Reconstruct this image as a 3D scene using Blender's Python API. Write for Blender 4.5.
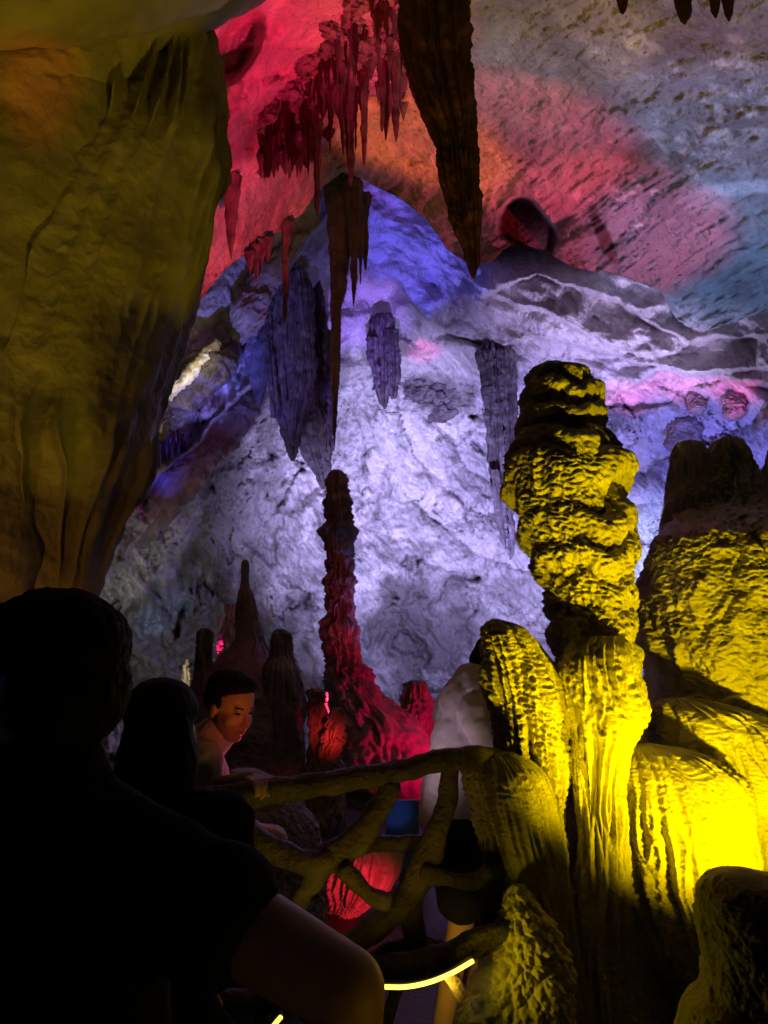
import bpy, math, random
import numpy as np
from mathutils import Vector, Matrix
random.seed(7); rng = np.random.RandomState(11)
for o in list(bpy.data.objects): bpy.data.objects.remove(o)
scene = bpy.context.scene
COL = scene.collection

# ------------------------------------------------------------------ camera
W_, H_, F_ = 768, 1024, 773.0
PITCH = math.radians(10); CAMZ = 1.6
cam = bpy.data.cameras.new('camera'); camo = bpy.data.objects.new('camera', cam); COL.objects.link(camo)
camo.location = (0, 0, CAMZ); camo.rotation_euler = (math.radians(90) + PITCH, 0, 0)
cam.sensor_fit = 'VERTICAL'; cam.sensor_height = 32; cam.lens = F_ / H_ * 32
cam.clip_start = 0.05; cam.clip_end = 200
scene.camera = camo
# ------------------------------------------------------------------ world, exposure
w = bpy.data.worlds.new('World'); scene.world = w; w.use_nodes = True
bg = w.node_tree.nodes['Background']; bg.inputs[0].default_value = (0.30, 0.28, 0.5, 1); bg.inputs[1].default_value = 0.004
vs = scene.view_settings; vs.view_transform = 'Standard'; vs.look = 'None'; vs.gamma = 1; vs.exposure = 0
vs.use_curve_mapping = False

cP, sP = math.cos(PITCH), math.sin(PITCH)
def ray(px, py):
    cx = (np.asarray(px, float) - 384) / F_; cy = (512 - np.asarray(py, float)) / F_
    return np.stack(np.broadcast_arrays(cx, cP - sP * cy, sP + cP * cy), -1)
def at(px, py, Y):                       # a point seen at px,py that stands at world depth Y
    r = ray(px, py); return r * (np.asarray(Y, float) / r[..., 1])[..., None] + np.array([0, 0, CAMZ])
def atr(px, py, R):                      # the same, at straight-line distance R
    r = ray(px, py); r = r / np.linalg.norm(r, axis=-1, keepdims=True)
    return r * np.asarray(R, float)[..., None] + np.array([0, 0, CAMZ])

# ------------------------------------------------------------------ lamps of the cave (coloured floodlights)
def lamp(name, pos, color, power, target=None, angle=None, blend=0.6, radius=0.06):
    l = bpy.data.lights.new(name, 'SPOT' if target is not None else 'POINT')
    l.color = color; l.energy = power; l.shadow_soft_size = radius
    o = bpy.data.objects.new(name, l); COL.objects.link(o); o.location = pos
    if target is not None:
        l.spot_size = math.radians(angle); l.spot_blend = blend
        d = Vector(target) - Vector(pos); o.rotation_euler = d.to_track_quat('-Z', 'Y').to_euler()
    return o
KE = 40.0
def flood(pos, px, py, R, color, E, angle, blend=0.7, radius=0.08):
    t = atr(px, py, R); d = np.linalg.norm(t - np.array(pos))
    return lamp('floodlight', tuple(pos), color, E * KE * d * d / 3.0, tuple(t), angle, blend, radius)
def gp(px, Y, z): return np.array([at(px, 512, Y)[0], Y, z])
CRIM = (1, 0.02, 0.10); ROSE = (1, 0.16, 0.26); ORNG = (1, 0.26, 0.05); BLUE = (0.10, 0.12, 1); VIO = (0.36, 0.24, 1)
LAV = (0.50, 0.46, 1); SKY = (0.22, 0.45, 0.9); YEL = (1, 0.74, 0.0); OLV = (0.9, 0.60, 0.06); MAG = (1, 0.08, 0.5)
exec_lights = []
# far wall
flood((1.4, 9.0, 0.6), 440, 500, 18, (.48, .42, 1), 4.0, 66, 0.9)
flood((-1.2, 8.8, 0.4), 370, 460, 18, (0.50, 0.44, 1), 2.2, 48, 0.9)
flood((3.8, 8.6, 0.6), 640, 450, 17, (0.22, 0.20, 1), 2.4, 55, 0.9)
flood((3.0, 10.5, 0.5), 650, 590, 18, (0.46, 0.60, 1), 3.0, 42, 0.9)
flood((2.0, 11.6, 0.8), 560, 335, 15, (0.34, 0.30, 0.95), 1.1, 60, 0.9)
flood((0.0, 9.5, 0.6), 362, 325, 15.5, (.30, .16, 1), 5.0, 15, 0.9)
flood((0.3, 9.0, 0.6), 420, 225, 14.5, (.12, .10, 1), 4.0, 20, 0.5)
flood((-0.5, 8.0, 0.6), 345, 225, 12.0, (.26,.18,1), 5.0, 15, 0.9)
flood((-1.8, 8.0, 0.6), 245, 345, 13.5, (0.22, 0.2, 1), 2.6, 24, 0.8)
flood((-2.2, 8.6, 0.6), 238, 360, 13.5, (0.10, 0.14, 1), 4.0, 9, 0.8)
flood((4.4, 9.0, 1.0), 730, 378, 14.2, (1, .03, .22), 3.0, 11, 0.9)
flood((3.4, 9.0, 1.0), 625, 385, 15, (1, .03, .22), 3.0, 11, 0.9)
flood((3.4, 9.0, 1.0), 675, 365, 15, (1, .03, .22), 2.4, 9, 0.9)
flood((1.0, 9.5, 1.0), 425, 355, 16, (1, .06, .4), 2.6, 6, 0.6)
flood((-3.0, 8.0, 0.6), 190, 600, 14, (0.62, 0.60, 0.62), 0.7, 50, 0.9)
flood((-3.2, 8.2, 0.6), 165, 610, 14, (0.25, 0.5, 1), 1.2, 9, 0.8)
flood((-2.6, 8.0, 0.6), 165, 455, 13, (0.08, 0.08, 1), 2.6, 9, 0.7)
flood((2.4, 10.0, 1.2), 610, 300, 14.2, (.62, .48, 1), 2.8, 44, .9)
flood((3.6, 10.8, 1.2), 720, 340, 13.4, (.60, .50, .95), 2.0, 40, .9)
flood((2.8, 7.9, 0.8), 610, 308, 14.2, (.60, .46, .95), 1.1, 34, .9)  # added unseen fill lamp, softens the shadows on the right ledges
# ceiling
flood((-0.3, 6.0, 1.0), 245, 70, 8.6, (1, .015, .07), 3.4, 40, 0.6)
flood((0.0, 4.0, 0.8), 335, 40, 8.2, CRIM, 3.0, 24, 0.6)
flood((-0.3, 5.6, 1.2), 240, 225, 10.5, (1, 0.06, 0.10), 3.8, 20, 0.6)
flood((2.2, 7.0, 0.8), 432, 155, 10.6, (1, .20, .02), 3.4, 17, 0.5)
flood((4.0, 6.0, 0.8), 496, 140, 10, (1, 0.03, 0.05), 1.9, 24, 0.6)
flood((5.4, 7.0, 1.0), 588, 225, 11, (1, 0.11, 0.24), 1.9, 28, 0.6)
flood((4.0, 6.5, 0.8), 750, 250, 11, (.22, .40, .9), 2.0, 38, 0.6)
flood((3.3, 5.2, 0.8), 680, 90, 8.5, (0.40, 0.32, 0.66), 0.9, 54, 0.7)
flood((4.2, 5.4, 0.8), 740, 120, 8.8, (0.34, 0.46, 1), 1.2, 22, 0.7)
flood((2.8, 5.8, 0.8), 640, 30, 8.0, (1, 0.3, 0.45), 0.30, 24, 0.9)
flood((1.6, 5.2, 0.8), 560, 90, 9, (0.35, 0.4, 0.8), 0.7, 22, 0.8)
flood((0.9, 4.6, 0.8), 480, 10, 8.2, (.9, .6, .10), 0.62, 34, 0.8)
# near left rock
flood((-3.6, 2.6, 0.5), -20, 160, 5.5, (1, 0.66, 0.06), 0.26, 66, 0.9)
flood((-3.2, 2.2, 0.5), 60, 20, 4.6, (1, 0.78, 0.02), 0.20, 60, 0.9)
flood((-2.4, 3.0, 0.3), 125, 400, 5.0, (1, 0.45, 0.06), 0.22, 80, 0.9)
flood((-1.3, 2.7, 1.5), 36, 118, 5.4, (1, 0.10, 0.015), 1.1, 8.5, 0.7)
# stalagmites
flood(at(940, 1000, 1.98), 690, 580, 3.3, (1, .73, 0), 4.8, 104, 0.55, 0.03)
flood(at(655, 1060, 2.1), 600, 560, 2.9, (1, .72, 0), 2.7, 60, 0.8, 0.02)
flood(gp(520, 6.9, .35), 375, 715, 8.0, (1, 0.0, 0.10), 2.6, 60, 0.8)
flood(gp(352, 5.2, .75), 328, 730, 6.0, (1, 0.03, 0.03), 4.0, 20, 0.7)
flood(gp(415, 4.1, .25), 362, 895, 5.0, (1, 0.01, 0.06), 5.0, 36, 0.7)
flood(gp(420, 6.0, .6), 338, 600, 8.0, (1, 0.04, 0.08), 0.55, 24, 0.9)
flood(gp(318, 2.30, 1.24), 232, 716, 2.75, (1, 0.17, 0.05), 0.60, 30, 0.9, 0.05)
flood(gp(300, 3.6, 1.0), 214, 755, 2.8, (1, 0.05, 0.15), 1.4, 22, 0.9, 0.05)
flood(gp(470, 7.6, .8), 356, 600, 8.0, (0.05, 0.25, 1), 1.6, 26, 0.9)
flood(gp(330, 2.95, .9), 455, 740, 3.3, (1, 0.64, 0.80), 0.9, 40, 0.9)  # added unseen lamp, stands in for pinkish ambient light on the white shirt
flood((0.75, 0.55, 0.75), 335, 975, .95, (1, 0.60, 0.0), 0.14, 24, 0.9)
# light thrown by the led tube under the rail
flood(at(436, 990, 2.35), 512, 960, 2.45, YEL, 3.2, 130, 0.8, 0.04)
flood(at(436, 990, 2.50), 452, 950, 3.2, (1, .62, .05), 2.6, 60, 0.8, 0.04)
flood(at(300, 1010, 2.2), 300, 850, 2.6, (1, .66, .06), 0.36, 110, 0.8, 0.04)
flood(at(420, 1010, 2.15), 380, 800, 2.6, (1, .62, .06), 0.34, 90, 0.8, 0.04)
flood((-1.3, .7, 1.7), 30, 720, 1.0, (.22, .2, 1), 0.04, 40, 0.9)

# ------------------------------------------------------------------ noise
_G = rng.normal(size=(256, 3)); _G /= np.linalg.norm(_G, axis=1, keepdims=True)
_Pm = rng.permutation(256); _Pm = np.concatenate([_Pm, _Pm, _Pm])
def pn(p):
    sh = p.shape[:-1]; p = p.reshape(-1, 3); i = np.floor(p).astype(np.int64); f = p - i; i &= 255
    u = f * f * f * (f * (f * 6 - 15) + 10); out = np.zeros(len(p))
    for dx in (0, 1):
        wx = u[:, 0] if dx else 1 - u[:, 0]
        for dy in (0, 1):
            wy = u[:, 1] if dy else 1 - u[:, 1]
            for dz in (0, 1):
                wz = u[:, 2] if dz else 1 - u[:, 2]
                h = _Pm[_Pm[_Pm[(i[:, 0] + dx) & 255] + ((i[:, 1] + dy) & 255)] + ((i[:, 2] + dz) & 255)]
                out += wx * wy * wz * ((f - np.array([dx, dy, dz])) * _G[h]).sum(1)
    return (out * 1.5).reshape(sh)
_q = np.linalg.qr(np.array([[.6, .5, .62], [-.7, .68, .2], [.33, .55, -.76]]))[0]
def fbm(p, n=4, g=0.5, l=2.03):
    a = 1; s = 0; t = 0
    for k in range(n): p = p @ _q; s = s + a * pn(p * l ** k + k * 7.3); t += a; a *= g
    return s / t
def ridge(p, n=4, g=0.55, l=2.07):
    a = 1; s = 0; t = 0
    for k in range(n): p = p @ _q; s = s + a * (1 - 2 * np.abs(pn(p * l ** k + k * 5.1))); t += a; a *= g
    return s / t
def worley(p):
    sh = p.shape[:-1]; p = p.reshape(-1, 3) @ _q; i = np.floor(p).astype(np.int64); best = np.full(len(p), 9.0)
    for dx in (-1, 0, 1):
        for dy in (-1, 0, 1):
            for dz in (-1, 0, 1):
                c = i + np.array([dx, dy, dz]); cc = c & 255
                h = _Pm[_Pm[_Pm[cc[:, 0]] + cc[:, 1]] + cc[:, 2]]
                q = c + 0.5 + _G[h] * 0.42
                best = np.minimum(best, ((p - q) ** 2).sum(1))
    return np.sqrt(best).reshape(sh)
def smooth(a, b, x):
    t = np.clip((x - a) / (b - a), 0, 1); return t * t * (3 - 2 * t)

# ------------------------------------------------------------------ materials
def mat(name, c1, c2=None, scale=3, rough=0.75, bump=0.5, bscale=25, spec=0.4, attr=None, c3=None, emis=None, dist=0.02, coat=0.0):
    m = bpy.data.materials.new(name); m.use_nodes = True; nt = m.node_tree; N = nt.nodes; L = nt.links
    b = N['Principled BSDF']; b.inputs['Roughness'].default_value = rough
    b.inputs['Specular IOR Level'].default_value = spec
    if coat: b.inputs['Coat Weight'].default_value = coat; b.inputs['Coat Roughness'].default_value = 0.25
    tc = N.new('ShaderNodeTexCoord'); c2 = c2 or c1
    n = N.new('ShaderNodeTexNoise'); n.inputs['Scale'].default_value = scale; n.inputs['Detail'].default_value = 8
    n.inputs['Distortion'].default_value = 0.6; L.new(tc.outputs['Object'], n.inputs['Vector'])
    r = N.new('ShaderNodeValToRGB'); r.color_ramp.elements[0].position = 0.35; r.color_ramp.elements[1].position = 0.65
    r.color_ramp.elements[0].color = (*c1, 1); r.color_ramp.elements[1].color = (*c2, 1)
    L.new(n.outputs['Fac'], r.inputs['Fac']); out = r.outputs['Color']
    if attr:
        a = N.new('ShaderNodeAttribute'); a.attribute_name = attr
        mx = N.new('ShaderNodeMix'); mx.data_type = 'RGBA'; L.new(a.outputs['Fac'], mx.inputs['Factor'])
        L.new(out, mx.inputs['A']); mx.inputs['B'].default_value = (*c3, 1); out = mx.outputs['Result']
    L.new(out, b.inputs['Base Color'])
    if bump:
        n2 = N.new('ShaderNodeTexNoise'); n2.inputs['Scale'].default_value = bscale; n2.inputs['Detail'].default_value = 6
        n2.inputs['Roughness'].default_value = 0.6; L.new(tc.outputs['Object'], n2.inputs['Vector'])
        bp = N.new('ShaderNodeBump'); bp.inputs['Strength'].default_value = bump; bp.inputs['Distance'].default_value = dist
        L.new(n2.outputs['Fac'], bp.inputs['Height']); L.new(bp.outputs['Normal'], b.inputs['Normal'])
    if emis:
        b.inputs['Emission Color'].default_value = (*emis[0], 1); b.inputs['Emission Strength'].default_value = emis[1]
    return m
M = {}
M['wall'] = mat('wall limestone', (0.13, 0.12, 0.11), (0.22, 0.205, 0.19), 1.3, 0.65, 1.0, 7, 0.4, 'tone', (0.80, 0.77, 0.74), dist=0.12)
M['ceil'] = mat('ceiling limestone', (0.28, 0.26, 0.25), (0.45, 0.42, 0.40), 0.9, 0.7, 1.0, 9, 0.35, 'tone', (0.85, 0.84, 0.82), dist=0.09)
M['near'] = mat('near limestone', (0.20, 0.17, 0.12), (0.38, 0.33, 0.24), 2.2, 0.65, 0.7, 12, 0.35, dist=0.03)
M['flow'] = mat('flowstone', (0.36, 0.32, 0.25), (0.52, 0.47, 0.38), 5, 0.5, 0.9, 60, 0.5, dist=0.010)
M['popcorn'] = mat('popcorn calcite', (0.38, 0.33, 0.25), (0.55, 0.5, 0.4), 9, 0.6, 0.5, 90, 0.4, dist=0.004)
M['tite'] = mat('stalactite stone', (0.06, 0.05, 0.056), (0.17, 0.145, 0.155), 5, 0.6, 0.6, 12, 0.4, dist=0.02)
M['titedark'] = mat('dark stalactite stone', (0.032, 0.009, 0.007), (0.07, 0.022, 0.016), 3, 0.65, 0.6, 14, 0.35, dist=0.02)
M['mite'] = mat('stalagmite stone', (0.20, 0.17, 0.16), (0.34, 0.30, 0.28), 4, 0.6, 0.7, 26, 0.45)
M['pale'] = mat('pale calcite', (0.7, 0.66, 0.58), (0.85, 0.8, 0.7), 6, 0.6, 0.5, 30)
M['ground'] = mat('cave floor', (0.025, 0.02, 0.018), (0.06, 0.05, 0.04), 2, 0.6, 0.6, 20, 0.4)
M['rail'] = mat('brown cement branch', (0.10, 0.08, 0.045), (0.22, 0.18, 0.11), 9, 0.5, 1.0, 55, 0.5, dist=0.02)
M['black'] = mat('black cotton', (0.008, 0.008, 0.009), (0.012, 0.012, 0.013), 12, 0.95, 0.2, 300, 0.1, dist=0.001)
M['hair'] = mat('black hair', (0.006, 0.005, 0.005), (0.014, 0.012, 0.011), 40, 0.7, 0.8, 180, 0.2, dist=0.004)
M['skin'] = mat('skin', (0.55, 0.34, 0.25), (0.60, 0.38, 0.28), 14, 0.5, 0.12, 200, 0.4, dist=0.001)
M['white'] = mat('white cotton', (0.72, 0.70, 0.72), (0.78, 0.77, 0.78), 8, 0.9, 0.15, 200, 0.2, dist=0.002)
M['pinkshirt'] = mat('pale shirt', (0.78, 0.70, 0.76), (0.82, 0.76, 0.82), 20, 0.9, 0.15, 200, 0.2, dist=0.002)
M['shorts'] = mat('dark shorts', (0.012, 0.012, 0.014), (0.018, 0.018, 0.02), 12, 0.9, 0.2, 200, 0.2, dist=0.001)
M['eye'] = mat('eye', (0.02, 0.015, 0.012), None, 5, 0.2, 0)
M['lip'] = mat('lips', (0.42, 0.14, 0.12), None, 5, 0.4, 0)
M['led'] = mat('glowing yellow led', (1, 0.9, 0.4), None, 5, 0.5, 0, emis=((1, 0.80, 0.10), 2.6))
M['metal'] = mat('dark metal', (0.05, 0.05, 0.05), (0.08, 0.08, 0.08), 8, 0.45, 0.1, 60)
M['bluepanel'] = mat('blue panel', (0.02, 0.10, 0.42), (0.03, 0.13, 0.5), 8, 0.5, 0.1, 60)

# ------------------------------------------------------------------ object helpers
def link(name, me, m, parent=None):
    o = bpy.data.objects.new(name, me); COL.objects.link(o)
    if m: me.materials.append(m)
    if parent: o.parent = parent
    return o
def tag(o, label=None, cat=None, group=None, kind=None):
    if label: o['label'] = label
    if cat: o['category'] = cat
    if group: o['group'] = group
    if kind: o['kind'] = kind
    return o
def empty(name, loc=(0, 0, 0)):
    o = bpy.data.objects.new(name, None); COL.objects.link(o); o.location = loc; o.empty_display_size = 0.1; return o
def recentre(o):                         # origin to the middle of the thing's foot
    me = o.data; n = len(me.vertices); a = np.empty(n * 3); me.vertices.foreach_get('co', a); a = a.reshape(-1, 3)
    c = np.array([a[:, 0].mean(), a[:, 1].mean(), a[:, 2].min()])
    me.vertices.foreach_set('co', (a - c).ravel()); me.update(); o.location = tuple(c); return o
def grid_mesh(name, P, wrap=False, attr=None, flip=False):
    return multi_mesh(name, [(P, wrap)], attr, flip)
def multi_mesh(name, grids, attr=None, flip=False):
    vs_, fs = [], []; off = 0
    for P, wrap in grids:
        r, c = P.shape[:2]; idx = np.arange(r * c).reshape(r, c) + off
        if wrap: idx = np.concatenate([idx, idx[:, :1]], 1)
        q = np.stack([idx[:-1, :-1], idx[:-1, 1:], idx[1:, 1:], idx[1:, :-1]], -1).reshape(-1, 4)
        if flip: q = q[:, ::-1]
        vs_.append(P.reshape(-1, 3)); fs.append(q); off += r * c
    V = np.concatenate(vs_); Q = np.concatenate(fs)
    me = bpy.data.meshes.new(name); me.vertices.add(len(V)); me.vertices.foreach_set('co', V.astype(np.float32).ravel())
    me.loops.add(len(Q) * 4); me.loops.foreach_set('vertex_index', Q.astype(np.int32).ravel())
    me.polygons.add(len(Q)); me.polygons.foreach_set('loop_start', np.arange(0, len(Q) * 4, 4, dtype=np.int32))
    me.polygons.foreach_set('loop_total', np.full(len(Q), 4, dtype=np.int32))
    me.polygons.foreach_set('use_smooth', np.ones(len(Q), bool))
    me.update(calc_edges=True); me.validate()
    if attr is not None:
        a = me.attributes.new('tone', 'FLOAT', 'POINT'); a.data.foreach_set('value', attr.astype(np.float32).ravel())
    return me
def cr(xs, ys, x):                       # monotone-ish smooth interpolation
    xs = np.asarray(xs, float); ys = np.asarray(ys, float); x = np.clip(x, xs[0], xs[-1])
    d = np.diff(ys) / np.diff(xs); m = np.zeros(len(xs)); m[0], m[-1] = d[0], d[-1]
    for k in range(1, len(xs) - 1): m[k] = 0 if d[k - 1] * d[k] <= 0 else 2 * d[k - 1] * d[k] / (d[k - 1] + d[k])
    k = np.clip(np.searchsorted(xs, x, side='right') - 1, 0, len(xs) - 2); h = xs[k + 1] - xs[k]; t = (x - xs[k]) / h
    return (2*t**3-3*t**2+1)*ys[k] + (t**3-2*t**2+t)*h*m[k] + (-2*t**3+3*t**2)*ys[k+1] + (t**3-t**2)*h*m[k+1]
def loft(rows, Y, nz, nth, disp=None, ratio=1.0, captop=True, capbot=True, dY=None):
    """rows: (py, xl, xr) outline in the photo at depth Y -> horizontal rings at real height"""
    rows = sorted(rows); a = np.array(rows, float)
    py = np.linspace(a[0, 0], a[-1, 0], nz)
    if captop: py = a[0, 0] + (py - a[0, 0]) * 1.0
    xl = cr(a[:, 0], a[:, 1], py); xr = cr(a[:, 0], a[:, 2], py)
    yy = np.full(nz, float(Y)) if dY is None else Y + cr([r[0] for r in dY], [r[1] for r in dY], py)
    L = at(xl, py, yy); Rr = at(xr, py, yy); c = (L + Rr) / 2; hw = np.linalg.norm(Rr - L, axis=1) / 2
    th = np.linspace(0, 2 * np.pi, nth, endpoint=False)
    n = np.stack([np.cos(th), np.sin(th) * ratio, 0 * th], -1)
    P = c[:, None, :] + hw[:, None, None] * n[None]
    nn = np.stack([np.cos(th), np.sin(th), 0 * th], -1)
    if disp is not None:
        env = np.minimum(1, hw / (0.25 * hw.max()))[:, None]
        dd = disp(P, np.broadcast_to(th, P.shape[:2])); P = P + ((dd - dd.mean() - .3 * dd.std()) * env)[..., None] * nn[None]
    def capped(P, top):
        e = P[0] if top else P[-1]; m = e.mean(0)
        ring = [m + (e - m) * s for s in (0.66, 0.33, 0.001)]; ring = np.array(ring)
        return np.concatenate([ring[::-1], P]) if top else np.concatenate([P, ring])
    if captop: P = capped(P, True)
    if capbot: P = capped(P, False)
    return P
def tube(pts, rad, n=24, step=0.02, noise=0.0, nf=12.0, flat=1.0):
    pts = np.array(pts, float); rad = np.array(rad, float)
    s = np.concatenate([[0], np.cumsum(np.linalg.norm(np.diff(pts, axis=0), axis=1))])
    m = max(4, int(s[-1] / step)); t = np.linspace(0, s[-1], m)
    C = np.stack([cr2(s, pts[:, k], t) for k in range(3)], -1); R = cr(s, rad, t)
    T = np.gradient(C, axis=0); T /= np.linalg.norm(T, axis=1, keepdims=True)
    up = np.array([0, 1.0, 0.05]); A = np.cross(T, up); A /= np.linalg.norm(A, axis=1, keepdims=True); B = np.cross(T, A)
    th = np.linspace(0, 2 * np.pi, n, endpoint=False)
    N = A[:, None] * np.cos(th)[None, :, None] + B[:, None] * np.sin(th)[None, :, None] * flat
    P = C[:, None] + N * R[:, None, None]
    if noise: P = P + N * (noise * (fbm(P * nf, 3) + 0.5 * ridge(P * nf * np.array([1, 1, 1]) * 0.6, 2)))[..., None]
    a = C[0] + (P[0] - C[0]) * 0.02; b = C[-1] + (P[-1] - C[-1]) * 0.02
    a1 = C[0] - T[0] * R[0] * .35 + (P[0] - C[0]) * 0.7; b1 = C[-1] + T[-1] * R[-1] * .35 + (P[-1] - C[-1]) * 0.7
    return np.concatenate([(a - T[0] * R[0] * .5)[None], a1[None], P, b1[None], (b + T[-1] * R[-1] * .5)[None]])
def cr2(xs, ys, x):                      # catmull-rom
    xs = np.asarray(xs); m = np.gradient(ys, xs) if len(xs) > 2 else np.full(len(xs), (ys[-1]-ys[0])/(xs[-1]-xs[0]))
    k = np.clip(np.searchsorted(xs, x, side='right') - 1, 0, len(xs) - 2); h = xs[k + 1] - xs[k]; t = (x - xs[k]) / h
    return (2*t**3-3*t**2+1)*ys[k] + (t**3-2*t**2+t)*h*m[k] + (-2*t**3+3*t**2)*ys[k+1] + (t**3-t**2)*h*m[k+1]

# ------------------------------------------------------------------ cave wall and ceiling
def rbf(ctrl, px, py, c=60.0):
    a = np.array(ctrl, float); x = a[:, :2]; d = np.sqrt(((x[:, None] - x[None]) ** 2).sum(-1) + c * c)
    n = len(a); A = np.zeros((n + 3, n + 3)); A[:n, :n] = d; A[:n, n] = 1; A[:n, n+1:] = x / 500; A[n, :n] = 1; A[n+1:, :n] = x.T / 500
    wgt = np.linalg.solve(A, np.concatenate([a[:, 2], [0, 0, 0]]))
    out = wgt[n] + wgt[n+1] * px / 500 + wgt[n+2] * py / 500
    for k in range(n): out = out + wgt[k] * np.sqrt((px - x[k, 0]) ** 2 + (py - x[k, 1]) ** 2 + c * c)
    return out
A_CTRL = [(340,180,13.8),(400,250,15.2),(480,285,14.6),(560,340,14.6),(768,340,13.4),(400,400,17.6),(500,450,17.8),(600,450,16.8),
 (768,450,15.2),(430,600,18.2),(300,500,17.4),(220,480,15.4),(150,560,14),(100,620,13),(300,650,17.6),(500,700,18.6),(768,700,17),
 (250,380,14.6),(200,400,13.4),(130,420,13.0),(-300,600,10),(1100,500,12),(1100,100,10),(0,850,12),(400,950,18),(768,950,16),
 (400,60,15.5),(650,60,14.5),(200,100,13.5),(-200,200,12),(-300,950,10),(1100,950,12)]
B_EDGE = [(-500,640),(-200,600),(0,545),(100,440),(150,382),(200,302),(225,268),(262,245),(300,214),(325,186),(342,172),(362,178),(395,196),
 (425,218),(448,250),(470,266),(492,262),(510,246),(545,250),(575,268),(625,276),(660,290),(678,322),(700,333),(735,322),(768,311),(900,300),(1300,320)]
B_CTRL = [(0,-300,4.6),(400,-300,4.6),(768,-300,4.6),(200,0,7.8),(400,0,8),(600,0,7.7),(768,0,7.2),(250,150,9.8),(350,170,12.2),
 (450,240,12),(450,100,9.9),(600,230,10.9),(690,320,12.2),(768,300,11.8),(768,150,9.3),(200,300,10.9),(100,440,11.2),(-300,500,9),
 (-300,0,6),(1100,0,6.3),(1100,300,9)]
def ledge(px, py, pts, amp, wd, lip=2.5, dip=0.0):
    """overhanging ledge: rock bulges towards the cave above the curve and steps back below it"""
    p = np.array(pts, float); yc = np.interp(px, p[:, 0], p[:, 1]); d = yc - py
    fade = smooth(p[0, 0] - 1, p[0, 0] + 25, px) * (1 - smooth(p[-1, 0] - 25, p[-1, 0] + 1, px))
    return -amp * fade * np.exp(-np.clip(d, 0, None) / wd) * smooth(-lip, lip, d)
def aniso(P, d, along, across):
    d = np.array(d, float); d /= np.linalg.norm(d); s = (P * d).sum(-1, keepdims=True)
    return P * across + d * s * (along - across)

xs = np.concatenate([np.arange(-420, 60, 6), np.arange(60, 790, 1.6), np.arange(790, 1200, 8)])
ys = np.concatenate([np.arange(-60, 150, 6), np.arange(150, 720, 1.6), np.arange(720, 1050, 8)])
PX, PY = np.meshgrid(xs, ys); xsA, ysA = xs, ys
R = rbf(A_CTRL, PX, PY); P0 = atr(PX, PY, R)
warp = np.stack([fbm(P0 * 0.5 + 3, 3), fbm(P0 * 0.5 + 9, 3), fbm(P0 * 0.5 + 17, 3)], -1)
jx = PX + 14 * fbm(P0 * 0.9 + 40, 3); jy = PY + 16 * fbm(P0 * 0.9 + 50, 4)
folds = [  # smooth overlapping sheets of rock under the ceiling, right of the apex
 ([(360,200),(395,232),(440,262),(500,300),(560,318),(610,345),(660,352),(700,345)], 0.55, 50),
 ([(345,232),(400,285),(440,330),(500,346),(560,340),(640,362),(700,372),(790,372)], 0.65, 44),
 ([(385,330),(420,352),(465,352),(500,372),(560,380),(620,392)], 0.7, 22),
 ([(470,300),(540,275),(620,298),(690,345),(790,330)], 0.35, 26),
 ([(560,440),(600,415),(660,372),(720,378),(800,398)], 0.8, 26),
 ([(395,418),(430,440),(500,470),(560,520)], 0.35, 26),
 # diagonal slabs to the left of the apex
 ([(110,500),(140,455),(175,412),(215,362),(250,318),(290,262),(335,205)], 0.9, 16),
 ([(110,540),(150,492),(178,462),(215,420),(250,386),(285,340),(320,300)], 1.0, 20),
 ([(100,590),(135,540),(180,500),(225,452),(262,420),(285,400)], 0.9, 24)]
for pts, a, wd in folds: R = R + ledge(jx, jy, pts, a, wd)
low = smooth(360, 440, PY + 18 * fbm(P0 * .6 + 5, 2)) # rough encrusted wall below, smoother sheets above
dg = atr(520, 640, 18) - atr(380, 470, 18)
rough = ridge(P0 * 0.9 + warp * 1.6, 6, .6) * 0.15 + ridge(aniso(P0, dg, 0.7, 3.4) + warp * 1.2, 5, .65) * 0.16
smo = fbm(P0 * 0.7 + warp, 4) * 0.26 + ridge(aniso(P0, (1, 0.2, 0.35), 0.5, 2.2) + warp, 4) * 0.12
R = R + fbm(P0 * 0.35 + warp, 3) * 1.1 - low * rough * 1.5 - (1 - low) * smo + fbm(P0 * 6, 3) * 0.05
pk = np.clip(fbm(aniso(P0, dg, 0.9, 2.0) + warp * 2 + 77, 4) - 0.30, 0, 1) * low; R = R + pk * 3.5           # holes eaten into the wall
R = R + 2.4 * np.exp(-((PX - 522) ** 2 + (PY - 222) ** 2) / 3200.0)
Cs = atr(650, 300, 16.5); us = np.linalg.norm((P0 - Cs) * np.array([1, .25, 1.15]), axis=-1) + .35 * fbm(P0 * .7, 3)
ms = smooth(375, 420, PX) * smooth(365, 420, PY) * (1 - smooth(540, 620, PY)); fr = us * 1.15 - np.floor(us * 1.15)
R = R - ms * .30 * (1 - fr) ** 1.5 * (.4 + 1.2 * smooth(-.2, .2, fbm(P0 * .8 + 60, 2)))
dl = atr(330, 690, 17) - atr(130, 560, 14); sl = ridge(aniso(P0, dl, .25, 1.5) + warp * .8, 4, .6)
ml = (1 - smooth(300, 400, PX)) * smooth(430, 520, PY); R = R - ml * .35 * sl
R = R - low * (.45 * fbm(P0 * .8 + warp + 12, 4) + .10 * ridge(P0 * 5 + warp * 3, 3))
ck = np.exp(-(pn(aniso(P0, dg, .35, .9) + warp * 1.6 + .12 * fbm(P0 * 4, 3)[..., None]) / .022) ** 2) * smooth(-.1, .25, fbm(P0 * .6 + 90, 2))
ck = ck * low; R = R + .35 * ck
PA = atr(PX, PY, R)
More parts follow.
